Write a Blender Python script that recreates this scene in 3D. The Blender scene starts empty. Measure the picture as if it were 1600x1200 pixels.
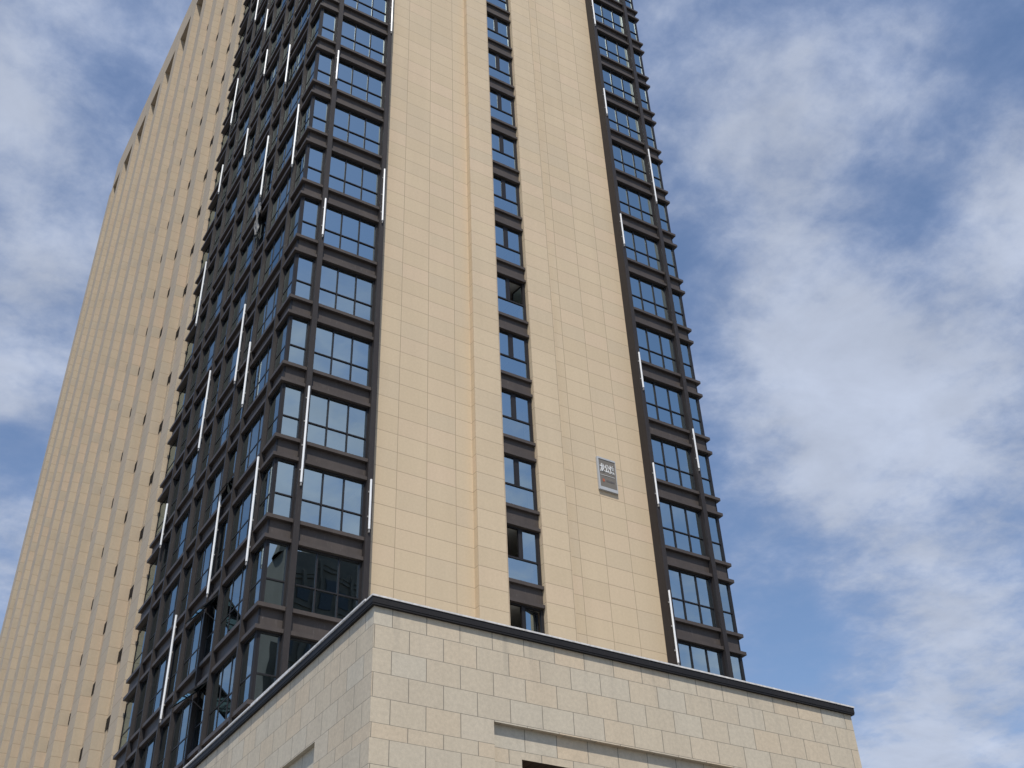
import bpy, bmesh, math, random
from mathutils import Matrix, Vector
random.seed(7)
R = math.radians
S = bpy.context.scene
COL = S.collection

# ------------------------------------------------------------------ camera
GROUND = -1.6                       # the lens is the origin, eye height above the street
CAM = [[0.857992, -0.512813, -0.029535],   # right
       [0.293119, 0.536017, -0.791686],    # down
       [0.421819, 0.670603, 0.610213]]     # forward
cd = bpy.data.cameras.new('camera')
cd.sensor_width = 36.0
cd.lens = 1823.981 / 1600 * 36.0
cd.shift_x = (800 - 778.419) / 1600
cd.shift_y = (579.119 - 600) / 1600
cd.clip_end = 5000
cam = bpy.data.objects.new('camera', cd)
COL.objects.link(cam)
m3 = Matrix((CAM[0], [-v for v in CAM[1]], [-v for v in CAM[2]])).transposed()
cam.matrix_world = m3.to_4x4()
S.camera = cam

# ------------------------------------------------------------------ sun and sky
SUN = Vector((-0.325, -0.535, 1.0)).normalized()
EL = math.asin(SUN.z)
ROT = math.atan2(SUN.x, SUN.y)
ld = bpy.data.lights.new('sun', 'SUN')
ld.energy = 3.3
ld.angle = R(0.5)
ld.color = (1.0, 0.935, 0.83)
sun = bpy.data.objects.new('sun', ld)
COL.objects.link(sun)
sun.rotation_euler = SUN.to_track_quat('Z', 'Y').to_euler()
sun.location = (-30, -60, 120)

S.view_settings.view_transform = 'Standard'
S.view_settings.look = 'None'
S.view_settings.gamma = 1
S.view_settings.exposure = 0.28

CLOUD_BIAS = 0.0
# (direction, tightness, weight): where the sky is more, or less, covered
BLOBS = [((0.006, 0.668, 0.744), 110, .34), ((0.055, 0.645, 0.762), 900, -.20), ((0.055, 0.69, 0.72), 900, -.12),
         ((0.0405, 0.738, 0.674), 900, -.06), ((0.06, 0.757, 0.65), 900, .16), ((0.085, 0.785, 0.61), 900, -.16),
         ((0.066, 0.817, 0.572), 600, .38), ((0.076, 0.850, 0.520), 700, -.16), ((0.105, 0.88, 0.46), 600, .22),
         ((0.47, 0.41, 0.777), 200, .10), ((0.573, 0.445, 0.69), 160, .16), ((0.585, 0.335, 0.74), 500, .08),
         ((0.628, 0.38, 0.68), 800, -.14), ((0.65, 0.385, 0.655), 800, -.14), ((0.515, 0.545, 0.66), 900, -.22),
         ((0.62, 0.51, 0.595), 200, .22),
         ((0.70, 0.46, 0.545), 160, .16), ((0.668, 0.628, 0.405), 900, -.18), ((0.71, 0.585, 0.388), 1200, -.08),
         ((0.75, 0.585, 0.308), 260, .30), ((0.694, 0.54, 0.475), 260, .14), ((0.684, 0.345, 0.64), 500, .26),
         ((0.62, 0.60, 0.50), 900, -.02), ((0.745, 0.525, 0.41), 300, .10),
         # the sky behind the photographer, mirrored in the glass
         ((0.28, -0.77, 0.57), 30, .28), ((0.20, -0.52, 0.83), 40, -.22), ((0.50, -0.58, 0.64), 30, -.26),
         ((0.58, -0.72, 0.38), 50, .20), ((-0.2, 0.62, 0.75), 60, -.05), ((-0.21, -0.89, 0.42), 60, -.30)]


def make_world():
    w = bpy.data.worlds.new('World')
    S.world = w
    w.use_nodes = True
    nt = w.node_tree
    nt.nodes.clear()
    N = nt.nodes.new
    L = nt.links.new
    out = N('ShaderNodeOutputWorld')
    bg = N('ShaderNodeBackground')
    bg.inputs['Strength'].default_value = 0.12
    L(bg.outputs[0], out.inputs[0])
    sky = N('ShaderNodeTexSky')
    sky.sky_type = 'NISHITA'
    sky.sun_disc = False
    sky.sun_elevation = EL
    sky.sun_rotation = ROT
    sky.altitude = 50
    sky.air_density = 1.0
    sky.dust_density = 0.6
    sky.ozone_density = 1.0
    tc = N('ShaderNodeTexCoord')
    sep = N('ShaderNodeSeparateXYZ')
    L(tc.outputs['Generated'], sep.inputs[0])

    def math_(op, a, b=None, c=None):
        n = N('ShaderNodeMath')
        n.operation = op
        for i, v in enumerate((a, b, c)):
            if v is None:
                continue
            if isinstance(v, (int, float)):
                n.inputs[i].default_value = v
            else:
                L(v, n.inputs[i])
        return n.outputs[0]
    zc = math_('MAXIMUM', math_('ADD', sep.outputs[2], 0.12), 0.06)
    comb = N('ShaderNodeCombineXYZ')
    L(math_('DIVIDE', sep.outputs[0], zc), comb.inputs[0])
    L(math_('DIVIDE', sep.outputs[1], zc), comb.inputs[1])

    def noise(scale, detail, rough, dist=0.0, off=(0, 0, 0)):
        mp = N('ShaderNodeMapping')
        mp.inputs['Location'].default_value = off
        L(comb.outputs[0], mp.inputs[0])
        n = N('ShaderNodeTexNoise')
        n.inputs['Scale'].default_value = scale
        n.inputs['Detail'].default_value = detail
        n.inputs['Roughness'].default_value = rough
        n.inputs['Distortion'].default_value = dist
        L(mp.outputs[0], n.inputs['Vector'])
        return n.outputs[0]
    cover = math_('MULTIPLY', noise(2.8, 6, 0.55, 0.1, (3.1, 1.7, 0)), 0.30)
    cover = math_('MULTIPLY_ADD', noise(6.5, 8, 0.60, 0.2, (0.3, 5.2, 0)), 0.46, cover)
    cover = math_('MULTIPLY_ADD', noise(17, 9, 0.62, 0.2, (4.3, 2.2, 0)), 0.28, cover)
    for (d, k, wt) in BLOBS:
        dv = Vector(d).normalized()
        dot = N('ShaderNodeVectorMath')
        dot.operation = 'DOT_PRODUCT'
        L(tc.outputs['Generated'], dot.inputs[0])
        dot.inputs[1].default_value = dv
        e = math_('EXPONENT', math_('MULTIPLY', math_('SUBTRACT', dot.outputs['Value'], 1.0), float(k)))
        cover = math_('MULTIPLY_ADD', e, wt * .8, cover)
    mr = N('ShaderNodeMapRange')
    mr.interpolation_type = 'SMOOTHSTEP'
    mr.inputs['From Min'].default_value = 0.39
    mr.inputs['From Max'].default_value = 0.80
    L(cover, mr.inputs[0])
    dens = mr.outputs[0]
    # thin cloud is bluish white, thick cloud whiter with soft grey bellies
    cr = N('ShaderNodeValToRGB')
    cr.color_ramp.elements[0].position = 0.25
    cr.color_ramp.elements[0].color = (2.35, 2.95, 4.45, 1)
    cr.color_ramp.elements[1].position = 0.95
    cr.color_ramp.elements[1].color = (3.75, 4.2, 5.2, 1)
    L(dens, cr.inputs[0])
    grey = N('ShaderNodeMapRange')
    grey.inputs['From Min'].default_value = 0.35
    grey.inputs['From Max'].default_value = 0.70
    grey.inputs['To Min'].default_value = 0.80
    grey.inputs['To Max'].default_value = 1.06
    L(noise(4.2, 8, 0.6, 0.3, (7.7, 2.2, 0)), grey.inputs[0])
    shade = N('ShaderNodeVectorMath')
    shade.operation = 'SCALE'
    L(cr.outputs[0], shade.inputs[0])
    L(grey.outputs[0], shade.inputs['Scale'])
    tint = N('ShaderNodeMix')
    tint.data_type = 'RGBA'
    tint.blend_type = 'MULTIPLY'
    tint.inputs[0].default_value = 1.0
    L(sky.outputs[0], tint.inputs[6])
    tint.inputs[7].default_value = (0.97, 1.0, 1.05, 1)
    mix = N('ShaderNodeMix')
    mix.data_type = 'RGBA'
    L(math_('MULTIPLY', dens, 0.95), mix.inputs[0])
    L(tint.outputs[2], mix.inputs[6])
    L(shade.outputs[0], mix.inputs[7])
    L(mix.outputs[2], bg.inputs['Color'])


make_world()

cy = S.cycles
cy.use_denoising = True
cy.max_bounces = 8
cy.diffuse_bounces = 3
cy.glossy_bounces = 4
cy.transparent_max_bounces = 12
cy.transmission_bounces = 4
cy.sample_clamp_indirect = 6.0
cy.caustics_reflective = True
cy.blur_glossy = 0.5


# ------------------------------------------------------------------ materials
class NT:
    def __init__(s, name):
        s.m = bpy.data.materials.new(name)
        s.m.use_nodes = True
        s.t = s.m.node_tree
        s.t.nodes.clear()
        s.out = s.N('ShaderNodeOutputMaterial')

    def N(s, k):
        return s.t.nodes.new(k)

    def L(s, a, b):
        s.t.links.new(a, b)

    def math(s, op, a, b=None, c=None):
        n = s.N('ShaderNodeMath')
        n.operation = op
        for i, v in enumerate((a, b, c)):
            if v is None:
                continue
            if isinstance(v, (int, float)):
                n.inputs[i].default_value = v
            else:
                s.L(v, n.inputs[i])
        return n.outputs[0]

    def mix(s, f, a, b, blend='MIX'):
        n = s.N('ShaderNodeMix')
        n.data_type = 'RGBA'
        n.blend_type = blend
        for i, v in ((0, f), (6, a), (7, b)):
            if isinstance(v, (int, float)):
                n.inputs[i].default_value = v
            elif isinstance(v, tuple):
                n.inputs[i].default_value = v if len(v) == 4 else v + (1,)
            else:
                s.L(v, n.inputs[i])
        return n.outputs[2]

    def noise(s, scale, detail=4, rough=.55, stretch=(1, 1, 1), vec=None):
        if vec is None:
            g = s.N('ShaderNodeNewGeometry')
            vec = g.outputs['Position']
        mp = s.N('ShaderNodeMapping')
        mp.inputs['Scale'].default_value = stretch
        s.L(vec, mp.inputs[0])
        n = s.N('ShaderNodeTexNoise')
        n.inputs['Scale'].default_value = scale
        n.inputs['Detail'].default_value = detail
        n.inputs['Roughness'].default_value = rough
        s.L(mp.outputs[0], n.inputs['Vector'])
        return n.outputs[0]

    def ramp(s, v, a, b, lo=0.0, hi=1.0):
        n = s.N('ShaderNodeMapRange')
        n.inputs['From Min'].default_value = a
        n.inputs['From Max'].default_value = b
        n.inputs['To Min'].default_value = lo
        n.inputs['To Max'].default_value = hi
        s.L(v, n.inputs[0])
        return n.outputs[0]

    def principled(s, col, rough=.6, metal=0.0, bump=None, spec=0.4):
        p = s.N('ShaderNodeBsdfPrincipled')
        if isinstance(col, tuple):
            p.inputs['Base Color'].default_value = col if len(col) == 4 else col + (1,)
        else:
            s.L(col, p.inputs['Base Color'])
        if isinstance(rough, (int, float)):
            p.inputs['Roughness'].default_value = rough
        else:
            s.L(rough, p.inputs['Roughness'])
        p.inputs['Metallic'].default_value = metal
        p.inputs['Specular IOR Level'].default_value = spec
        if bump is not None:
            b = s.N('ShaderNodeBump')
            b.inputs['Strength'].default_value = bump[1]
            b.inputs['Distance'].default_value = bump[2] if len(bump) > 2 else 0.02
            s.L(bump[0], b.inputs['Height'])
            s.L(b.outputs[0], p.inputs['Normal'])
        s.L(p.outputs[0], s.out.inputs[0])
        return p


def tile_mat(name, w, h, cols, joint, jw, bond=False, v0=0.0, grain=0.10, streak=0.10, warm=None, rough=.75, wild=0.3):
    n = NT(name)
    uv = n.N('ShaderNodeUVMap')
    sp = n.N('ShaderNodeSeparateXYZ')
    n.L(uv.outputs[0], sp.inputs[0])
    U = n.math('DIVIDE', sp.outputs[0], w)
    V = n.math('DIVIDE', n.math('SUBTRACT', sp.outputs[1], v0), h)
    row = n.math('FLOOR', V)
    if bond:
        par = n.math('FLOORED_MODULO', row, 2.0)
        U = n.math('MULTIPLY_ADD', par, 0.5, U)
    cell = n.N('ShaderNodeCombineXYZ')
    n.L(n.math('FLOOR', U), cell.inputs[0])
    n.L(row, cell.inputs[1])
    fu = n.math('FRACT', U)
    fv = n.math('FRACT', V)
    du = n.math('MULTIPLY', n.math('MINIMUM', fu, n.math('SUBTRACT', 1.0, fu)), w)
    dv = n.math('MULTIPLY', n.math('MINIMUM', fv, n.math('SUBTRACT', 1.0, fv)), h)
    d = n.math('MINIMUM', du, dv)
    jf = n.ramp(d, jw * .5, jw * .5 + 0.006, 1.0, 0.0)
    wn = n.N('ShaderNodeTexWhiteNoise')
    wn.noise_dimensions = '2D'
    n.L(cell.outputs[0], wn.inputs['Vector'])
    spc = n.N('ShaderNodeSeparateColor')
    n.L(wn.outputs['Color'], spc.inputs[0])
    col = n.mix(spc.outputs[0], cols[0], cols[1])
    col = n.mix(n.ramp(spc.outputs[1], 1 - wild, 1.0, 0.0, 0.9), col, cols[2])
    if len(cols) > 3:
        col = n.mix(n.ramp(spc.outputs[2], 1 - wild, 1.0, 0.0, 0.9), col, cols[3])
    g1 = n.ramp(n.noise(9, 6, .7), .3, .7, 1 - grain, 1 + grain)
    g2 = n.ramp(n.noise(60, 3, .6), .3, .7, 1 - grain * .9, 1 + grain * .9)
    g3 = n.ramp(n.noise(1.0, 5, .6, (1, 1, .12)), .3, .75, 1 + streak * .5, 1 - streak)
    g = n.math('MULTIPLY', n.math('MULTIPLY', g1, g2), g3)
    cg = n.N('ShaderNodeCombineColor')
    for i in range(3):
        n.L(g, cg.inputs[i])
    col = n.mix(1.0, col, cg.outputs[0], 'MULTIPLY')
    if bond:
        run = n.ramp(n.noise(2.2, 4, .6, (1, 1, .04)), .52, .68, 0.0, 1.0)
        gz = n.N('ShaderNodeNewGeometry')
        sz = n.N('ShaderNodeSeparateXYZ')
        n.L(gz.outputs['Position'], sz.inputs[0])
        near = n.ramp(sz.outputs[2], 11.9, 13.6, 0.0, .34)
        col = n.mix(n.math('MULTIPLY', run, near), col, (.22, .20, .175))
    col = n.mix(jf, col, joint)
    hgt = n.math('SUBTRACT', n.math('MULTIPLY', n.noise(35, 3), .15), jf)
    n.principled(col, rough, 0, (hgt, .5, .008), .3)
    return n.m


def dark_metal(name, base, rough=.5, dust=.35):
    n = NT(name)
    a = n.noise(1.3, 6, .65, (1, 1, .25))
    b = n.noise(22, 4, .6, (1, 1, .15))
    col = n.mix(n.ramp(a, .35, .75), base, tuple(min(1, c * 1.28) for c in base))
    col = n.mix(n.ramp(b, .60, .80, 0, dust), col, (.22, .205, .19))
    n.principled(col, n.ramp(a, .3, .7, rough - .08, rough + .12), 0.0, (b, .06, .01), .22)
    return n.m


def plain(name, base, rough=.6, var=.12, scale=5, metal=0.0, spec=.4):
    n = NT(name)
    a = n.noise(scale, 5, .6)
    col = n.mix(n.ramp(a, .3, .7), tuple(c * (1 - var) for c in base), tuple(min(1, c * (1 + var)) for c in base))
    n.principled(col, rough, metal, (a, .1, .01), spec)
    return n.m


def glass_mat(name, ior, refl, through, wob=.004, rough=0.0):
    n = NT(name)
    geo = n.N('ShaderNodeNewGeometry')
    oi = n.N('ShaderNodeObjectInfo')
    wn = n.N('ShaderNodeTexWhiteNoise')
    wn.noise_dimensions = '2D'
    cb = n.N('ShaderNodeCombineXYZ')
    n.L(geo.outputs['Random Per Island'], cb.inputs[0])
    n.L(oi.outputs['Random'], cb.inputs[1])
    n.L(cb.outputs[0], wn.inputs['Vector'])
    nz = n.N('ShaderNodeTexNoise')
    nz.inputs['Scale'].default_value = .9
    nz.inputs['Detail'].default_value = 1
    n.L(geo.outputs['Position'], nz.inputs['Vector'])

    def off(colsock, k):
        v = n.N('ShaderNodeVectorMath')
        v.operation = 'MULTIPLY_ADD'
        n.L(colsock, v.inputs[0])
        v.inputs[1].default_value = (2 * k,) * 3
        v.inputs[2].default_value = (-k,) * 3
        return v.outputs[0]

    def add(a, b):
        v = n.N('ShaderNodeVectorMath')
        n.L(a, v.inputs[0])
        n.L(b, v.inputs[1])
        return v.outputs[0]
    nn = add(add(geo.outputs['Normal'], off(wn.outputs['Color'], wob)), off(nz.outputs['Color'], wob * .7))
    nv = n.N('ShaderNodeVectorMath')
    nv.operation = 'NORMALIZE'
    n.L(nn, nv.inputs[0])
    fr = n.N('ShaderNodeFresnel')
    fr.inputs['IOR'].default_value = ior
    gl = n.N('ShaderNodeBsdfGlossy')
    gl.inputs['Color'].default_value = refl + (1,)
    gl.inputs['Roughness'].default_value = rough
    n.L(nv.outputs[0], gl.inputs['Normal'])
    tr = n.N('ShaderNodeBsdfTransparent')
    tr.inputs['Color'].default_value = through + (1,)
    mx = n.N('ShaderNodeMixShader')
    n.L(fr.outputs[0], mx.inputs[0])
    n.L(tr.outputs[0], mx.inputs[1])
    n.L(gl.outputs[0], mx.inputs[2])
    n.L(mx.outputs[0], n.out.inputs[0])
    return n.m


FH = 3.476847                      # storey height
Z0 = 18.27669                      # a sill line
TILE_H = FH / 4
M_TAN = tile_mat('beige_cladding', 1.35, TILE_H, [(.592, .474, .325), (.562, .448, .305), (.602, .470, .330), (.552, .448, .315)],
                 (.34, .26, .18), .016, v0=Z0 + .17 * TILE_H, grain=.045, streak=.05)
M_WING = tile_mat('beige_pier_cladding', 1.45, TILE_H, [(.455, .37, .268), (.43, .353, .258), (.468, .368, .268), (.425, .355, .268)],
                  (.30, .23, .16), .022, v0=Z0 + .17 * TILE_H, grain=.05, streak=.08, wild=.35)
M_STONE = tile_mat('granite_cladding', .995, 1.0, [(.545, .468, .355), (.515, .444, .342), (.575, .465, .335), (.525, .472, .38)],
                   (.22, .195, .16), .015, bond=True, grain=.11, streak=.07, wild=.45)
M_METAL = dark_metal('dark_bronze_metal', (.066, .055, .050), .5, .5)
M_PIL = dark_metal('dark_bronze_pilaster', (.030, .026, .026), .55, .24)
M_FRAME = dark_metal('dark_window_frame', (.020, .019, .021), .45, .10)
M_GLASS = glass_mat('tinted_reflective_glass', 6.6, (.80, .965, 1.0), (.46, .50, .49), .006)
M_COPING = dark_metal('charcoal_coping_metal', (.018, .017, .018), .6, .12)
M_FLASH = plain('pale_flashing', (.62, .60, .58), .5, .25, 7)
M_TUBE = plain('white_light_tube', (.80, .81, .82), .35, .05, 3)
M_CLIP = plain('tube_clip', (.30, .29, .28), .5)
M_CEIL = plain('white_ceiling', (.62, .61, .57), .9, .06)
M_ROOM = plain('bare_plaster', (.30, .29, .27), .9, .2, 1.2)
M_ROOF = plain('grey_roofing', (.33, .32, .30), .9, .2, 1.5)
M_SIGNFRAME = plain('pale_sign_frame', (.43, .44, .45), .4, .05)
M_SIGNBOARD = plain('taupe_sign_board', (.165, .147, .125), .6, .08, 6)
M_LETTER = plain('white_lettering', (.74, .74, .73), .5, .02)
M_RED = plain('rust_red_mark', (.42, .11, .05), .5, .05)
M_FAINT = plain('faint_lettering', (.12, .11, .11), .5, .05)
M_OPPWALL = plain('dim_stone_render', (.095, .09, .08), .85, .2, .5)
M_OPPWIN = plain('dark_panes', (.03, .035, .04), .25, .1)
M_SOFFIT = tile_mat('brown_soffit_boards', .22, 4.0, [(.14, .095, .065), (.12, .085, .06), (.16, .10, .065)], (.03, .02, .015), .012, grain=.1)


# ------------------------------------------------------------------ mesh helper
class MB:
    def __init__(s):
        s.v, s.f, s.uv, s.mi = [], [], [], []

    def quad(s, pts, uvs=None, mi=0):
        b = len(s.v)
        s.v += [tuple(p) for p in pts]
        s.f.append(tuple(range(b, b + len(pts))))
        if uvs is None:
            a = Vector(pts[1]) - Vector(pts[0])
            c = Vector(pts[2]) - Vector(pts[0])
            n = a.cross(c)
            ax = max(range(3), key=lambda i: abs(n[i]))
            uvs = [((p[1], p[2]) if ax == 0 else (p[0], p[2]) if ax == 1 else (p[0], p[1])) for p in pts]
        s.uv.append(uvs)
        s.mi.append(mi)

    def box(s, x0, x1, y0, y1, z0, z1, mi=0, uo=0.0, vmap=None, skip=''):
        def q(pts, name):
            if name in skip:
                return
            n = {'l': 0, 'r': 0, 'f': 1, 'b': 1, 't': 2, 'u': 2}[name]
            uvs = [((p[1] + uo, p[2]) if n == 0 else (p[0] + uo, p[2]) if n == 1 else (p[0] + uo, p[1])) for p in pts]
            s.quad(pts, uvs, mi)
        q([(x0, y0, z0), (x1, y0, z0), (x1, y0, z1), (x0, y0, z1)], 'f')
        q([(x1, y1, z0), (x0, y1, z0), (x0, y1, z1), (x1, y1, z1)], 'b')
        q([(x0, y1, z0), (x0, y0, z0), (x0, y0, z1), (x0, y1, z1)], 'l')
        q([(x1, y0, z0), (x1, y1, z0), (x1, y1, z1), (x1, y0, z1)], 'r')
        q([(x0, y0, z1), (x1, y0, z1), (x1, y1, z1), (x0, y1, z1)], 't')
        q([(x0, y1, z0), (x1, y1, z0), (x1, y0, z0), (x0, y0, z0)], 'u')
        return s

    def prism(s, poly, z0, z1, mi=0):
        n = len(poly)
        s.quad([(x, y, z1) for x, y in poly], [p for p in poly], mi)
        s.quad([(x, y, z0) for x, y in reversed(poly)], [p for p in reversed(poly)], mi)
        for i in range(n):
            a, b = poly[i], poly[(i + 1) % n]
            s.quad([(a[0], a[1], z0), (b[0], b[1], z0), (b[0], b[1], z1), (a[0], a[1], z1)], None, mi)
        return s

    def cyl(s, a, b, r, n=10, mi=0, caps=True):
        a, b = Vector(a), Vector(b)
        d = (b - a).normalized()
        u = d.orthogonal().normalized()
        w = d.cross(u)
        ra = [a + (u * math.cos(t) + w * math.sin(t)) * r for t in [2 * math.pi * i / n for i in range(n)]]
        rb = [p + (b - a) for p in ra]
        for i in range(n):
            j = (i + 1) % n
            s.quad([ra[i], ra[j], rb[j], rb[i]], [(0, 0)] * 4, mi)
        if caps:
            s.quad(list(reversed(ra)), [(0, 0)] * n, mi)
            s.quad(rb, [(0, 0)] * n, mi)
        return s

    def moved(s, off):
        o = MB()
        o.v = [(p[0] + off[0], p[1] + off[1], p[2] + off[2]) for p in s.v]
        o.f, o.uv, o.mi = list(s.f), list(s.uv), list(s.mi)
        return o

    def merge(s, o, mo=0):
        b = len(s.v)
        s.v += o.v
        s.f += [tuple(i + b for i in f) for f in o.f]
        s.uv += o.uv
        s.mi += [i + mo for i in o.mi]

    def mesh(s, name, mats):
        me = bpy.data.meshes.new(name)
        me.from_pydata(s.v, [], s.f)
        uvl = me.uv_layers.new(name='UVMap')
        k = 0
        for fi, f in enumerate(s.f):
            for j in range(len(f)):
                uvl.data[k].uv = s.uv[fi][j]
                k += 1
        for m in (mats if isinstance(mats, (list, tuple)) else [mats]):
            me.materials.append(m)
        for p, i in zip(me.polygons, s.mi):
            p.material_index = i
        me.update()
        return me

    def build(s, name, mats, parent=None, loc=None):
        """world-space vertices; a part under an Empty is re-expressed from the Empty's own place"""
        o = bpy.data.objects.new(name, s.mesh(name, mats))
        COL.objects.link(o)
        if parent is not None:
            o.parent = parent
            base = world_of(parent)
            o.location = (Vector(loc) if loc else Vector((0, 0, 0))) - base
        elif loc:
            o.location = loc
        return o


def world_of(o):
    v = Vector(o.location)
    while o.parent:
        o = o.parent
        v += Vector(o.location)
    return v


def tag(o, label=None, cat=None, group=None, kind=None):
    for k, v in (('label', label), ('category', cat), ('group', group), ('kind', kind)):
        if v:
            o[k] = v
    return o


def empty(name, loc):
    o = bpy.data.objects.new(name, None)
    COL.objects.link(o)
    o.location = loc
    return o


def bevel(o, w=.012, seg=2):
    md = o.modifiers.new('bevel', 'BEVEL')
    md.width = w
    md.segments = seg
    md.limit_method = 'ANGLE'
    return o


# ------------------------------------------------------------------ ground
g = MB()
g.quad([(-900, -900, GROUND), (900, -900, GROUND), (900, 900, GROUND), (-900, 900, GROUND)])
ground_m = tile_mat('paving', .8, .8, [(.17, .165, .155), (.15, .145, .14), (.18, .172, .16)], (.05, .05, .048), .02, grain=.1)
tag(g.build('ground', ground_m), kind='structure')

# ------------------------------------------------------------------ the tower
XL, XR, YF, YB = 12.018, 34.185, 35.0, 51.85
TOP = 100.5
BASE = Vector((23.1, 43.0, GROUND))
tower = tag(empty('apartment_tower', BASE),
            'tall beige tiled tower with dark glazed bays and ribbed side, rising behind the stone podium', 'building')
LV = range(-3, 23)


def zl(i):
    return Z0 + FH * i


def part(mb, name, mats, loc=None, parent=None):
    return mb.build(name, mats, parent or tower, loc)


# beige panels of the street front: two recessed fields, two proud ribs beside the slot
UO = -16.0
WB = 8.0
for (x0, x1, y, uo) in ((15.9, 20.86, 35.45, -16.0), (20.86, 22.24, 35.15, -20.86), (23.97, 25.36, 35.15, -23.97), (25.36, 30.2, 35.45, -26.05)):
    b = MB()
    b.box(x0, x1, y, 36.1, WB, TOP, uo=uo, skip='')
    part(b, 'wall_panel', M_TAN)
# right side and rear walls, roof and the inner core
b = MB()
b.box(33.7, 34.0, 37.6, 51.9, WB, TOP)
b.box(12.9, 33.7, 51.92, 52.1, WB, TOP)
part(b, 'side_wall', M_TAN)
b = MB()
b.box(17.2, 29.0, 39.6, 48.6, GROUND, TOP - .5)
b.box(21.9, 22.1, 36.15, 39.5, WB, TOP - .5)
b.box(24.1, 24.3, 36.15, 39.5, WB, TOP - .5)
b.box(14.0, 17.1, 43.9, 44.1, WB, TOP - .5)
b.box(12.5, 16.0, 39.9, 40.1, WB, TOP - .5)
b.box(15.9, 16.1, 36.2, 39.8, WB, TOP - .5)
b.box(30.1, 30.3, 36.2, 39.8, WB, TOP - .5)
part(b, 'inner_wall', M_ROOM)
b = MB()
b.box(12.3, 33.95, 35.5, 52.0, TOP - .3, TOP - .05)
part(b, 'roof', M_ROOF)

# storey slabs with pale ceilings
ceil_mb = MB()
ceil_mb.box(12.42, 33.68, 35.62, 51.9, 0, .38)
ceil_me = ceil_mb.mesh('ceiling_slab', M_CEIL)
for i in LV:
    o = bpy.data.objects.new('ceiling_slab', ceil_me)
    COL.objects.link(o)
    o.parent = tower
    o.location = Vector((0, 0, zl(i) + 2.53)) - BASE

# pilasters
FP = [(13.15, 0), (15.98, 0), (30.22, 0), (33.03, 0)]
for x, _ in FP:
    b = MB()
    b.box(x - .115, x + .115, 34.92, 35.5, WB, TOP - .4)
    part(b, 'pilaster', M_PIL)
b = MB()
b.box(30.10, 30.15, 35.0, 35.46, WB, TOP - .4)
b.box(16.05, 16.09, 35.0, 35.46, WB, TOP - .4)
part(b, 'reveal_cladding', M_PIL)
LPY = [36.42, 39.33, 40.90, 43.47, 45.12, 47.80, 49.48]
for y in LPY:
    b = MB()
    b.box(11.97, 12.45, y - .055, y + .06, WB, TOP - .4)
    part(b, 'pilaster', M_PIL)
b = MB()
b.box(33.9, 34.26, 37.4, 37.6, WB, TOP - .4)
part(b, 'pilaster', M_PIL)
# corner posts
for x0 in (12.15, 33.96):
    b = MB()
    b.box(x0, x0 + .07, 35.155, 35.225, WB, TOP - .4)
    part(b, 'corner_post', M_FRAME)


def spandrel_left():
    b = MB()
    for (z0, z1, e) in ((-.15, 0, 0.0), (-.83, -.15, .165), (-.98, -.83, 0.0)):
        t = .30
        b.prism([(XL + e, YF + e), (15.90, YF + e), (15.90, YF + t), (XL + t, YF + t), (XL + t, YB), (XL + e, YB)], z0, z1)
    return b


def spandrel_right():
    b = MB()
    for (z0, z1, e) in ((-.15, 0, 0.0), (-.83, -.15, .165), (-.98, -.83, 0.0)):
        t = .30
        b.prism([(30.3, YF + e), (XR - e, YF + e), (XR - e, 37.5), (XR - t, 37.5), (XR - t, YF + t), (30.3, YF + t)], z0, z1)
    return b


def spandrel_slot():
    b = MB()
    for (z0, z1, e) in ((-.15, 0, 0.0), (-.83, -.15, .13), (-.98, -.83, 0.0)):
        b.box(22.25, 23.96, 35.23 + e, 35.6, z0, z1)
    return b


for fn, nm in ((spandrel_left, 'spandrel'), (spandrel_right, 'spandrel'), (spandrel_slot, 'slot_spandrel')):
    me = fn().mesh(nm, M_METAL)
    for i in LV:
        o = bpy.data.objects.new(nm, me)
        COL.objects.link(o)
        o.parent = tower
        o.location = Vector((0, 0, zl(i))) - BASE
        if nm == 'spandrel':
            pass

WH = 2.497                         # window height
TR = 1.0                           # transom above the sill


def win_front(x0, x1, y, cuts, fw=.07, mw=.05, transom=TR):
    """frame and panes of a window facing the street: y is the glass plane"""
    fr, gl = MB(), MB()
    yf, yb = y - .06, y + .05
    fr.box(x0, x0 + fw, yf, yb, 0.0, WH)
    fr.box(x1 - fw, x1, yf, yb, 0.0, WH)
    fr.box(x0 + fw, x1 - fw, yf + .004, yb, WH - .07, WH)
    fr.box(x0 + fw, x1 - fw, yf + .004, yb, 0.0, .07)
    e = [x0 + fw] + cuts + [x1 - fw]
    for c in cuts:
        fr.box(c - mw / 2, c + mw / 2, yf + .008, yb, .07, WH - .07)
    for k in range(len(e) - 1):
        a = e[k] + (mw / 2 if k else 0)
        c = e[k + 1] - (mw / 2 if k < len(e) - 2 else 0)
        fr.box(a, c, yf + .014, yb, transom - .025, transom + .025)
        for (za, zb) in ((.07, transom - .025), (transom + .025, WH - .07)):
            gl.quad([(a, y, za), (c, y, za), (c, y, zb), (a, y, zb)])
    return fr, gl


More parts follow.
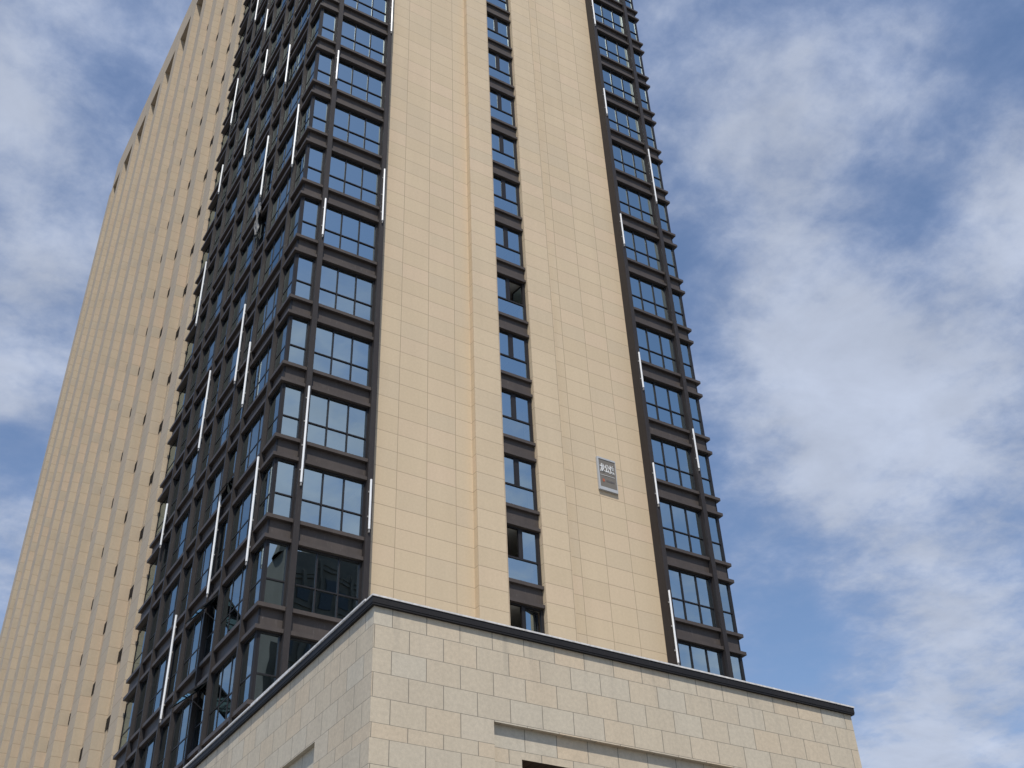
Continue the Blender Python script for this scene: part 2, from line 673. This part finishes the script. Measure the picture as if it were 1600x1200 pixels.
def win_side(y0, y1, x, cuts, fw=.07, mw=.05, transom=TR, flip=1):
    fr, gl = MB(), MB()
    xa, xb = (x - .03, x + .06) if flip > 0 else (x - .06, x + .03)
    fr.box(xa, xb, y0, y0 + fw, 0.0, WH)
    fr.box(xa, xb, y1 - fw, y1, 0.0, WH)
    s = .004 * flip
    A = (xa + .004, xb) if flip > 0 else (xa, xb - .004)
    fr.box(A[0], A[1], y0 + fw, y1 - fw, WH - .07, WH)
    fr.box(A[0], A[1], y0 + fw, y1 - fw, 0.0, .07)
    A = (xa + .01, xb) if flip > 0 else (xa, xb - .01)
    e = [y0 + fw] + cuts + [y1 - fw]
    for c in cuts:
        fr.box(A[0], A[1], c - mw / 2, c + mw / 2, .07, WH - .07)
    A = (xa + .013, xb) if flip > 0 else (xa, xb - .013)
    for k in range(len(e) - 1):
        a = e[k] + (mw / 2 if k else 0)
        c = e[k + 1] - (mw / 2 if k < len(e) - 2 else 0)
        fr.box(A[0], A[1], a, c, transom - .025, transom + .025)
        for (za, zb) in ((.07, transom - .025), (transom + .025, WH - .07)):
            if flip > 0:
                gl.quad([(x, c, za), (x, a, za), (x, a, zb), (x, c, zb)])
            else:
                gl.quad([(x, a, za), (x, c, za), (x, c, zb), (x, a, zb)])
    return fr, gl


YG, XG = 35.20, 12.17


def both(a, b):
    a[0].merge(b[0])
    a[1].merge(b[1])
    return a


def thirds(a, b):
    return [a + (b - a) / 3, a + 2 * (b - a) / 3]


def slot_window(left=True, right=True):
    fr, gl = MB(), MB()
    x0, x1, y = 22.25, 23.96, 35.42
    yf, yb = y - .05, y + .06
    fr.box(x0, x0 + .07, yf, yb, 0, WH)
    fr.box(x1 - .13, x1, yf, yb, 0, WH)
    fr.box(x0 + .07, x1 - .13, yf + .004, yb, WH - .07, WH)
    fr.box(x0 + .07, x1 - .13, yf + .004, yb, 0, .06)
    fr.box(x0 + .07, x1 - .13, yf + .006, yb, 1.03, 1.10)
    gl.quad([(x0 + .07, y, .06), (x1 - .13, y, .06), (x1 - .13, y, 1.03), (x0 + .07, y, 1.03)])
    c0, c1 = 22.93, 23.08
    fr.box(c0, c1, yf + .003, yb, 1.10, WH - .07)
    for on, a, c in ((left, x0 + .07, c0), (right, c1, x1 - .13)):
        if on:
            fr.box(a, a + .05, yf + .012, yb - .02, 1.10, WH - .07)
            fr.box(c - .05, c, yf + .012, yb - .02, 1.10, WH - .07)
            gl.quad([(a + .05, y - .01, 1.12), (c - .05, y - .01, 1.12), (c - .05, y - .01, WH - .09), (a + .05, y - .01, WH - .09)])
    return fr, gl


def sash_slot(a, c, hinge, ang):
    """an opened casement of the slot window, swung inwards about one jamb"""
    fr, gl = MB(), MB()
    w = c - a
    ca, sa = math.cos(ang), math.sin(ang)

    def P(t, d, z):
        if hinge == 'l':
            return (a + t * ca - d * sa, 35.44 + t * sa + d * ca, z)
        return (c - t * ca + d * sa, 35.44 + t * sa + d * ca, z)

    def bx(t0, t1, z0, z1):
        p = [P(t0, -.02, z0), P(t1, -.02, z0), P(t1, .03, z0), P(t0, .03, z0), P(t0, -.02, z1), P(t1, -.02, z1), P(t1, .03, z1), P(t0, .03, z1)]
        for f in ((0, 1, 5, 4), (1, 2, 6, 5), (2, 3, 7, 6), (3, 0, 4, 7), (4, 5, 6, 7), (3, 2, 1, 0)):
            fr.quad([p[i] for i in f])
    bx(0, .06, 1.11, WH - .08)
    bx(w - .06, w, 1.11, WH - .08)
    bx(.06, w - .06, 1.11, 1.17)
    bx(.06, w - .06, WH - .14, WH - .08)
    gl.quad([P(.06, 0, 1.17), P(w - .06, 0, 1.17), P(w - .06, 0, WH - .14), P(.06, 0, WH - .14)])
    return fr, gl


KINDS = []                         # (name, builder, levels shown in the photo, all levels)
KINDS.append(('corner_window', lambda: both(win_front(12.22, 13.035, YG, []), win_side(35.225, 36.37, XG, [])), range(-1, 12)))
KINDS.append(('corner_window', lambda: both(win_front(33.145, 33.96, YG, []), win_side(35.225, 37.4, 34.0, [], flip=-1)), range(-1, 17)))
KINDS.append(('window', lambda: win_front(13.265, 15.865, YG, thirds(13.265, 15.865)), range(-1, 12)))
KINDS.append(('window', lambda: win_front(30.335, 32.915, YG, thirds(30.335, 32.915)), range(-1, 17)))
KINDS.append(('slot_window', slot_window, range(0, 16)))
for (a, c, lv) in ((36.47, 39.28, range(-2, 13)), (40.95, 43.42, range(-2, 15)), (45.17, 47.75, range(-3, 16))):
    KINDS.append(('window', lambda a=a, c=c: win_side(a, c, XG, thirds(a, c)), lv))
KINDS.append(('end_window', lambda: win_side(49.53, 52.10, XG + .11, [], fw=.03), range(-3, 16)))
for (a, c, lv) in ((39.38, 40.85, range(-2, 14)), (43.52, 45.07, range(-2, 15)), (47.85, 49.43, range(-3, 16))):
    KINDS.append(('narrow_window', lambda a=a, c=c: win_side(a, c, XG, []), lv))

OPEN_SLOT = {5: (True, False), 1: (False, True), 0: (False, False)}
rest_f, rest_g = MB(), MB()


def put_window(name, fr, gl, z, fme=None, gme=None):
    o = bpy.data.objects.new(name, fme)
    COL.objects.link(o)
    o.parent = tower
    o.location = Vector((0, 0, z)) - BASE
    p = bpy.data.objects.new('pane', gme)
    COL.objects.link(p)
    p.parent = o
    return o


count = {}
for (nm, fn, shown) in KINDS:
    fr, gl = fn()
    fme, gme = fr.mesh(nm, M_FRAME), gl.mesh('pane', M_GLASS)
    for i in LV:
        special = nm == 'slot_window' and i in OPEN_SLOT
        if i in shown and count.get(nm, 0) < 99:
            count[nm] = count.get(nm, 0) + 1
            if special:
                f2, g2 = slot_window(*OPEN_SLOT[i])
                o = put_window(nm, f2, g2, zl(i), f2.mesh(nm, M_FRAME), g2.mesh('pane', M_GLASS))
                for (a, c, hinge, ang) in {5: [(23.08, 23.83, 'r', R(84))], 1: [(22.32, 22.93, 'l', R(62))],
                                           0: [(22.32, 22.93, 'l', R(78)), (23.08, 23.83, 'l', R(12))]}[i]:
                    f3, g3 = sash_slot(a, c, hinge, ang)
                    s_ = f3.build('open_sash', M_FRAME)
                    s_.parent = o
                    sg = g3.mesh('sash_pane', M_GLASS)
                    s_.data.materials.append(M_GLASS)
                    f3.merge(g3, 1)
                    s_.data = f3.mesh('open_sash', [M_FRAME, M_GLASS])
            else:
                put_window(nm, fr, gl, zl(i), fme, gme)
        else:
            rest_f.merge(fr.moved((0, 0, zl(i))))
            rest_g.merge(gl.moved((0, 0, zl(i))), 1)
rest_f.merge(rest_g)
o = part(rest_f, 'upper_window', [M_FRAME, M_GLASS])
o['kind'] = 'stuff'


# a few pale curtains drawn behind the street-front panes
cu_me = MB()
for k in range(6):
    cu_me.box(.06 * k, .06 * k + .05, .012 * (k % 2), .03 + .012 * (k % 2), .03, 2.42)
cu_mesh = cu_me.mesh('curtain', plain('pale_curtain', (.72, .70, .66), .9, .06, 4))
for (x, i) in ((32.42, 15), (32.42, 14), (32.40, 13), (30.50, 11), (32.42, 8), (13.40, 9), (15.42, 6), (30.46, 4), (13.38, 3), (22.36, 8), (23.42, 11), (33.2, 6)):
    o = bpy.data.objects.new('curtain', cu_mesh)
    COL.objects.link(o)
    o.parent = tower
    o.location = Vector((x, 35.50, zl(i))) - BASE


# top-hung sashes pushed open on the shaded side
def awning(y0, y1, ztop, h, ang, name='awning_sash'):
    b = MB()
    ca, sa = math.cos(ang), math.sin(ang)

    def P(y, t, d):
        return (12.15 - t * sa - d * ca, y, ztop - t * ca + d * sa)

    def bx(ya, yb, t0, t1, mi=0):
        p = [P(ya, t0, 0), P(yb, t0, 0), P(yb, t1, 0), P(ya, t1, 0), P(ya, t0, .05), P(yb, t0, .05), P(yb, t1, .05), P(ya, t1, .05)]
        for f in ((0, 1, 2, 3), (7, 6, 5, 4), (0, 4, 5, 1), (1, 5, 6, 2), (2, 6, 7, 3), (3, 7, 4, 0)):
            b.quad([p[i] for i in f], None, mi)
    bx(y0, y0 + .06, 0, h)
    bx(y1 - .06, y1, 0, h)
    bx(y0 + .06, y1 - .06, 0, .06)
    bx(y0 + .06, y1 - .06, h - .06, h)
    b.quad([P(y0 + .06, .06, .02), P(y1 - .06, .06, .02), P(y1 - .06, h - .06, .02), P(y0 + .06, h - .06, .02)], None, 1)
    # stay arm
    b.cyl((12.16, y0 + .1, ztop - h * .95), P(y0 + .1, h * .8, 0), .015, 6)
    part(b, name, [M_FRAME, M_GLASS])


awning(39.50, 40.75, zl(-1) + 2.42, 1.35, R(48))
awning(39.50, 40.75, zl(0) + 2.42, 1.35, R(40))
awning(39.50, 40.75, zl(2) + .95, .86, R(24))

# torn grey sheet still hanging on the shaded side
b = MB()
rr = random.Random(9)
nx, nz = 6, 12
pts = [[(11.90 + .05 * math.sin(i * 1.9 + j * .8) + rr.uniform(-.02, .02), 40.45 + .70 * i / nx * (1 - .45 * j / nz) + .06 * math.sin(j), 42.5 - 2.2 * j / nz)
        for i in range(nx + 1)] for j in range(nz + 1)]
for j in range(nz):
    for i in range(nx):
        b.quad([pts[j][i + 1], pts[j][i], pts[j + 1][i], pts[j + 1][i + 1]])
sh = part(b, 'dust_sheet', plain('grey_plastic_sheet', (.13, .13, .13), .6, .35, 3))
sol = sh.modifiers.new('thickness', 'SOLIDIFY')
sol.thickness = .004

# ribbed wing on the left: proud piers, recessed windows, open top storey
XP = 12.0
XW = 12.74
P0, PW, PP = 52.15, 1.45, 4.62
YEND = 98.3
ZLOG = 93.0
b = MB()
b.box(XW, 30.0, 52.11, YEND - .02, WB, ZLOG)
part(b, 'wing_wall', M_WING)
b = MB()
b.box(XP, XW + .3, 52.13, YEND, 96.4, TOP)
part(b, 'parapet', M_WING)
b = MB()
b.box(15.4, 30.0, 52.11, YEND - .02, ZLOG, TOP - .5)
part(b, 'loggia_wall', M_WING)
b = MB()
b.box(XW - .02, 30.0, 52.2, YEND - .1, TOP - .6, TOP - .3)
part(b, 'wing_roof', M_ROOF)
pier_me = MB().box(XP, XW, 0, PW, WB, 96.4).mesh('pier', M_WING)
jamb_me = MB().box(12.57, XW + .02, PP - PW - .42, PP - PW + .02, WB, 96.28).mesh('pier_jamb', M_WING)
vent_mb = MB()
vent_mb.box(12.555, XW + .02, 0.0, PP - PW - .004, -.66, -.02)
for k in range(7):
    vent_mb.box(12.54, 12.60, .02, PP - PW - .03, -.60 + k * .085, -.565 + k * .085)
win_fr, win_gl = win_side(0.02, PP - PW - .43, 12.70, thirds(0.0, PP - PW - .4))
rw = MB()
rw.merge(vent_mb)
rw.merge(win_fr)
rw.merge(win_gl, 1)
rw_me = rw.mesh('recessed_window', [M_FRAME, M_GLASS])
extra = MB()
for k in range(11):
    o = bpy.data.objects.new('pier', pier_me)
    COL.objects.link(o)
    o.parent = tower
    o.location = Vector((0, P0 + PP * k, 0)) - BASE
    if k == 10:
        o.location.y -= .55
    else:
        j = bpy.data.objects.new('pier_jamb', jamb_me)
        COL.objects.link(j)
        j.parent = tower
        j.location = Vector((0, P0 + PP * k + PW, 0)) - BASE
    for i in range(-3, 21):
        yy = P0 + PP * k + PW + .002
        if k == 10:
            continue
        if k < 4:
            o = bpy.data.objects.new('recessed_window', rw_me)
            COL.objects.link(o)
            o.parent = tower
            o.location = Vector((0, yy, zl(i))) - BASE
        else:
            extra.merge(rw.moved((0, yy, zl(i))))
o = part(extra, 'distant_recessed_window', [M_FRAME, M_GLASS])
o['kind'] = 'stuff'

# white light tubes clipped to the pilasters
TUBES = [('F', 13.17, 48.79, 46.57), ('F', 13.16, 38.20, 35.97), ('F', 13.15, 27.70, 23.27),
         ('F', 16.02, 55.15, 52.31), ('F', 15.98, 41.62, 38.20), ('F', 15.98, 24.23, 22.05),
         ('F', 30.21, 65.30, 62.67), ('F', 30.21, 56.31, 53.98), ('F', 30.22, 45.64, 43.37), ('F', 30.23, 35.95, 33.76),
         ('F', 30.21, 29.39, 27.19), ('F', 30.16, 22.87, 19.58), ('F', 33.03, 52.42, 48.01), ('F', 33.02, 32.23, 29.96),
         ('L', 44.53, 21.80, 17.40), ('L', 36.27, 24.80, 20.34), ('L', 40.53, 25.44, 20.98), ('L', 49.13, 29.59, 27.35),
         ('L', 49.43, 45.63, 41.07), ('L', 40.72, 35.85, 31.38), ('L', 39.17, 32.49, 29.13), ('L', 45.02, 34.87, 30.37),
         ('L', 49.31, 53.53, 51.16), ('L', 40.63, 47.44, 43.03), ('L', 36.24, 45.33, 41.06), ('L', 47.22, 67.65, 65.42),
         ('L', 44.48, 63.20, 61.04), ('L', 43.21, 57.67, 55.40), ('L', 38.90, 53.12, 49.97), ('L', 49.12, 61.51, 57.13),
         ('L', 44.86, 52.32, 50.04)]
for (side, c, zt, zb) in TUBES:
    b = MB()
    x, y = (c, 34.865) if side == 'F' else (11.885, c)
    b.cyl((x, y, zb), (x, y, zt), .044, 10, 0)
    n = max(2, int((zt - zb) / 1.05))
    for k in range(n):
        z = zb + (k + .5) * (zt - zb) / n
        if side == 'F':
            b.box(x - .085, x + .02, y + .03, y + .058, z - .03, z + .03, 1)
        else:
            b.box(x + .03, x + .058, y - .085, y + .02, z - .03, z + .03, 1)
    b.box(x - .02, x + .02, y - .02, y + .05, zb - .14, zb - .003, 1)
    part(b, 'light_tube', [M_TUBE, M_CLIP])


# ------------------------------------------------------------------ podium
PX, PY, PZ = 11.70, 25.0, 13.63
PXR = 28.46
PBASE = Vector((20.0, 30.0, GROUND))
podium = tag(empty('podium_building', PBASE),
             'low pale granite podium with charcoal coping in front of the beige tower', 'building')
ROWS = [13.762, 13.124, 12.486, 11.848, 11.21, 10.57, 10.20]
while ROWS[-1] > GROUND:
    ROWS.append(ROWS[-1] - .638)


def vrow(z):
    for k in range(len(ROWS) - 1):
        if z >= ROWS[k + 1] - 1e-6:
            return 100 - k - (ROWS[k] - z) / (ROWS[k] - ROWS[k + 1])
    return 0


def stone(mb, kind, a0, a1, c, z0, z1, mi=0, flip=False):
    """stone facing split at its courses; kind F: plane y=c from x=a0 to a1, kind L: plane x=c from y=a0 to a1"""
    zs = sorted({z0, z1} | {r for r in ROWS if z0 < r < z1})
    for za, zb in zip(zs[:-1], zs[1:]):
        mid = (za + zb) / 2
        k = int(math.floor(vrow(mid)))
        va, vb = max(k + 1e-4, min(vrow(za + 1e-5), k + 1)), 0
        top = vrow(zb - 1e-5)
        if kind == 'F':
            mb.quad([(a0, c, za), (a1, c, za), (a1, c, zb), (a0, c, zb)],
                    [(a0 - 11.735, va), (a1 - 11.735, va), (a1 - 11.735, top), (a0 - 11.735, top)], mi)
        else:
            p = [(c, a1, za), (c, a0, za), (c, a0, zb), (c, a1, zb)]
            u = [(a1 - 25.0, va), (a0 - 25.0, va), (a0 - 25.0, top), (a1 - 25.0, top)]
            if flip:
                p, u = [p[i] for i in (1, 0, 3, 2)], [u[i] for i in (1, 0, 3, 2)]
            mb.quad(p, u, mi)


DR = .15                           # depth of the shallow recess
RX0, RX1, RZ = 15.2, 26.4, 11.17
OX0, OX1, OZ = 16.1, 25.5, 10.37
b = MB()
stone(b, 'F', PX, RX0, PY, GROUND, PZ)
stone(b, 'F', RX1, PXR, PY, GROUND, PZ)
stone(b, 'F', RX0, RX1, PY, RZ, PZ)
stone(b, 'F', RX0, OX0, PY + DR, GROUND, RZ)
stone(b, 'F', OX1, RX1, PY + DR, GROUND, RZ)
stone(b, 'F', OX0, OX1, PY + DR, OZ, RZ)
b.quad([(RX0, PY + DR, RZ), (RX1, PY + DR, RZ), (RX1, PY, RZ), (RX0, PY, RZ)])
b.quad([(RX0, PY, GROUND), (RX0, PY + DR, GROUND), (RX0, PY + DR, RZ), (RX0, PY, RZ)], [(.3, .3)] * 4)
b.quad([(RX1, PY + DR, GROUND), (RX1, PY, GROUND), (RX1, PY, RZ), (RX1, PY + DR, RZ)], [(.3, .3)] * 4)
b.build('front_wall', M_STONE, podium)
b = MB()
b.quad([(OX0, PY + 3.0, OZ), (OX1, PY + 3.0, OZ), (OX1, PY + DR, OZ), (OX0, PY + DR, OZ)])
b.build('entrance_soffit', M_SOFFIT, podium)
b = MB()
b.box(OX0 - .02, OX1 + .02, PY + 3.0, PY + 3.1, GROUND, OZ + .2)
b.build('entrance_glazing', M_OPPWIN, podium)
b = MB()
LY1 = 51.0
QY0, QY1, QZ = 28.36, 44.0, 11.18
stone(b, 'L', PY, QY0, PX, GROUND, PZ)
stone(b, 'L', QY1, LY1, PX, GROUND, PZ)
stone(b, 'L', QY0, QY1, PX, QZ, PZ)
stone(b, 'L', QY0, QY1, PX + .14, GROUND, QZ)
b.quad([(PX, QY0, QZ), (PX, QY1, QZ), (PX + .14, QY1, QZ), (PX + .14, QY0, QZ)][::-1], [(.3, .3)] * 4)
b.quad([(PX + .14, QY0, GROUND), (PX, QY0, GROUND), (PX, QY0, QZ), (PX + .14, QY0, QZ)][::-1], [(.3, .3)] * 4)
b.quad([(PX, QY1, GROUND), (PX + .14, QY1, GROUND), (PX + .14, QY1, QZ), (PX, QY1, QZ)][::-1], [(.3, .3)] * 4)
b.build('side_wall', M_STONE, podium)
b = MB()
stone(b, 'L', PY, 34.8, PXR, GROUND, PZ, 0, True)
b.build('end_wall', M_STONE, podium)
b = MB()
b.box(PX + .5, PXR - .02, PY + .5, 34.85, 13.2, 13.45)
b.box(PX + .05, PX + .55, 34.9, LY1, 13.2, 13.4)
b.build('roof', M_ROOF, podium)
# coping: charcoal fascia with a pale flashing on top
e = .10
c0, c1 = 13.625, 13.845


def coping_poly(e, t):
    return [(PX - e, PY - e), (PXR + e, PY - e), (PXR + e, 34.8), (PXR + e - t, 34.8), (PXR + e - t, PY - e + t),
            (PX - e + t, PY - e + t), (PX - e + t, LY1), (PX - e, LY1)]


b = MB()
b.prism(coping_poly(e, .45), c0 + .05, c1)
b.prism(coping_poly(e - .012, .36), c0, c0 + .05)
x = PX + 1.9
while x < PXR:
    b.box(x, x + .014, PY - e - .004, PY - e + .02, c0 + .05, c1 - .004, 1)
    x += 2.43
y = PY + 2.1
while y < LY1:
    b.box(PX - e - .004, PX - e + .02, y, y + .014, c0 + .05, c1 - .004, 1)
    y += 2.43
b.build('coping', [M_COPING, M_FRAME], podium)
b = MB()
b.prism(coping_poly(e + .02, .50), c1 + .002, c1 + .05)
b.build('flashing', M_FLASH, podium)
b = MB()                             # uneven bedding strip seen along the side coping
rr = random.Random(4)
y = PY + .3
while y < LY1 - 1:
    l = rr.uniform(1.2, 3.2)
    h = rr.uniform(.015, .05)
    b.box(PX - e - .035, PX - e + .10, y, y + l - .02, c1 + .045 - h, c1 + .06 + h)
    y += l
b.build('sealing_strip', M_FLASH, podium)

# ------------------------------------------------------------------ wall sign
sg = tag(empty('wall_sign', (27.85, 35.44, 27.44)), 'small taupe sign with white characters and pale frame, mounted high on the beige tower wall', 'sign')
SX0, SX1, SZ0, SZ1, SY = 27.34, 28.36, 27.43, 29.16, 35.33
b = MB()
b.box(SX0, SX0 + .07, SY, 35.44, SZ0, SZ1)
b.box(SX1 - .03, SX1, SY + .012, 35.44, SZ0, SZ1)
b.box(SX0 + .07, SX1 - .03, SY, 35.44, SZ1 - .09, SZ1)
b.box(SX0 + .07, SX1 - .03, SY, 35.44, SZ0, SZ0 + .16)
b.build('sign_frame', M_SIGNFRAME, sg)
b = MB()
b.box(SX0 + .07, SX1 - .03, SY + .02, 35.44, SZ0 + .16, SZ1 - .09)
board = b.build('sign_board', M_SIGNBOARD, sg)


def lettering(txt, x, z, size, mat, parent, name, depth=.012, bold=.0, sx=1.0):
    cu = bpy.data.curves.new(name, 'FONT')
    cu.body = txt
    cu.size = size
    cu.extrude = depth
    cu.offset = bold
    cu.space_character = .96
    t = bpy.data.objects.new(name, cu)
    COL.objects.link(t)
    dg = bpy.context.evaluated_depsgraph_get()
    me = bpy.data.meshes.new_from_object(t.evaluated_get(dg))
    bpy.data.objects.remove(t)
    me.materials.clear()
    me.materials.append(mat)
    o = bpy.data.objects.new(name, me)
    COL.objects.link(o)
    o.parent = parent
    o.rotation_euler = (R(90), 0, 0)
    o.scale = (sx, 1.75, 1)
    o.location = Vector((x, SY + .012, z)) - world_of(parent)
    return o


lettering('龙公馆', 27.455, 28.43, .275, M_LETTER, board, 'lettering', .010, .004)
b = MB()
b.box(27.46, 28.26, SY + .008, SY + .019, 28.22, 28.235)
b.build('rule_line', M_LETTER, board)
b = MB()
b.box(27.56, 27.66, SY + .008, SY + .019, 27.90, 28.02)
b.box(27.58, 27.64, SY + .004, SY + .007, 27.86, 27.90)
b.build('red_mark', M_RED, board)
b = MB()
rr = random.Random(2)
x = 27.76
while x < 28.2:
    w = rr.uniform(.025, .05)
    b.box(x, x + w, SY + .008, SY + .019, 27.90 + rr.uniform(0, .02), 28.0 + rr.uniform(-.02, .02))
    x += w + .02
b.build('small_lettering', M_FAINT, board)

# ------------------------------------------------------------------ block across the street (seen only in the glass)
OB = Vector((48.0, -38.0, GROUND))
opp = tag(empty('apartment_block', OB), 'dark old apartment block with domed roof, mirrored in the lowest corner windows of the tower', 'building')
b = MB()
b.box(37.2, 57, -48, -30, GROUND, 57.5)
b.box(36.4, 37.2, -46, -30.6, GROUND, 49.0)
b.box(37.25, 57.2, -30.9, -29.9, 56.9, 57.7)
b.box(38.2, 46.5, -46, -31.5, 57.5, 60.5)
for k in range(8):
    b.box(37.26 + k * 2.5, 37.6 + k * 2.5, -30.5 + .12, -29.6, GROUND, 57.4)
for k in range(17):
    b.box(37.25, 57.1, -30.4, -29.85, 2 + k * 3.4, 2.25 + k * 3.4)
b.build('wall', M_OPPWALL, opp)
b = MB()
for (cx_, r, hz) in ((39.6, 1.9, 3.2), (43.2, 2.4, 3.6)):
    for i in range(6):
        for j in range(16):
            p = []
            for (ii, jj) in ((i, j), (i, j + 1), (i + 1, j + 1), (i + 1, j)):
                th, ph = math.pi / 2 * ii / 6, 2 * math.pi * jj / 16
                p.append((cx_ + r * math.cos(th) * math.cos(ph), -36 + r * math.cos(th) * math.sin(ph), 60.4 + hz * math.sin(th)))
            b.quad(p, [(0, 0)] * 4)
b.build('dome', M_OPPWALL, opp)
wb = MB()
wb.box(0, 1.25, -29.99, -29.9, 0, 1.9)
wme = wb.mesh('window', M_OPPWIN)
cnt = 0
for k in range(8):
    for j in range(4, 16):
        o = bpy.data.objects.new('window', wme)
        COL.objects.link(o)
        o.parent = opp
        o.location = Vector((38.0 + k * 2.5, 0, 2.7 + j * 3.4)) - OB
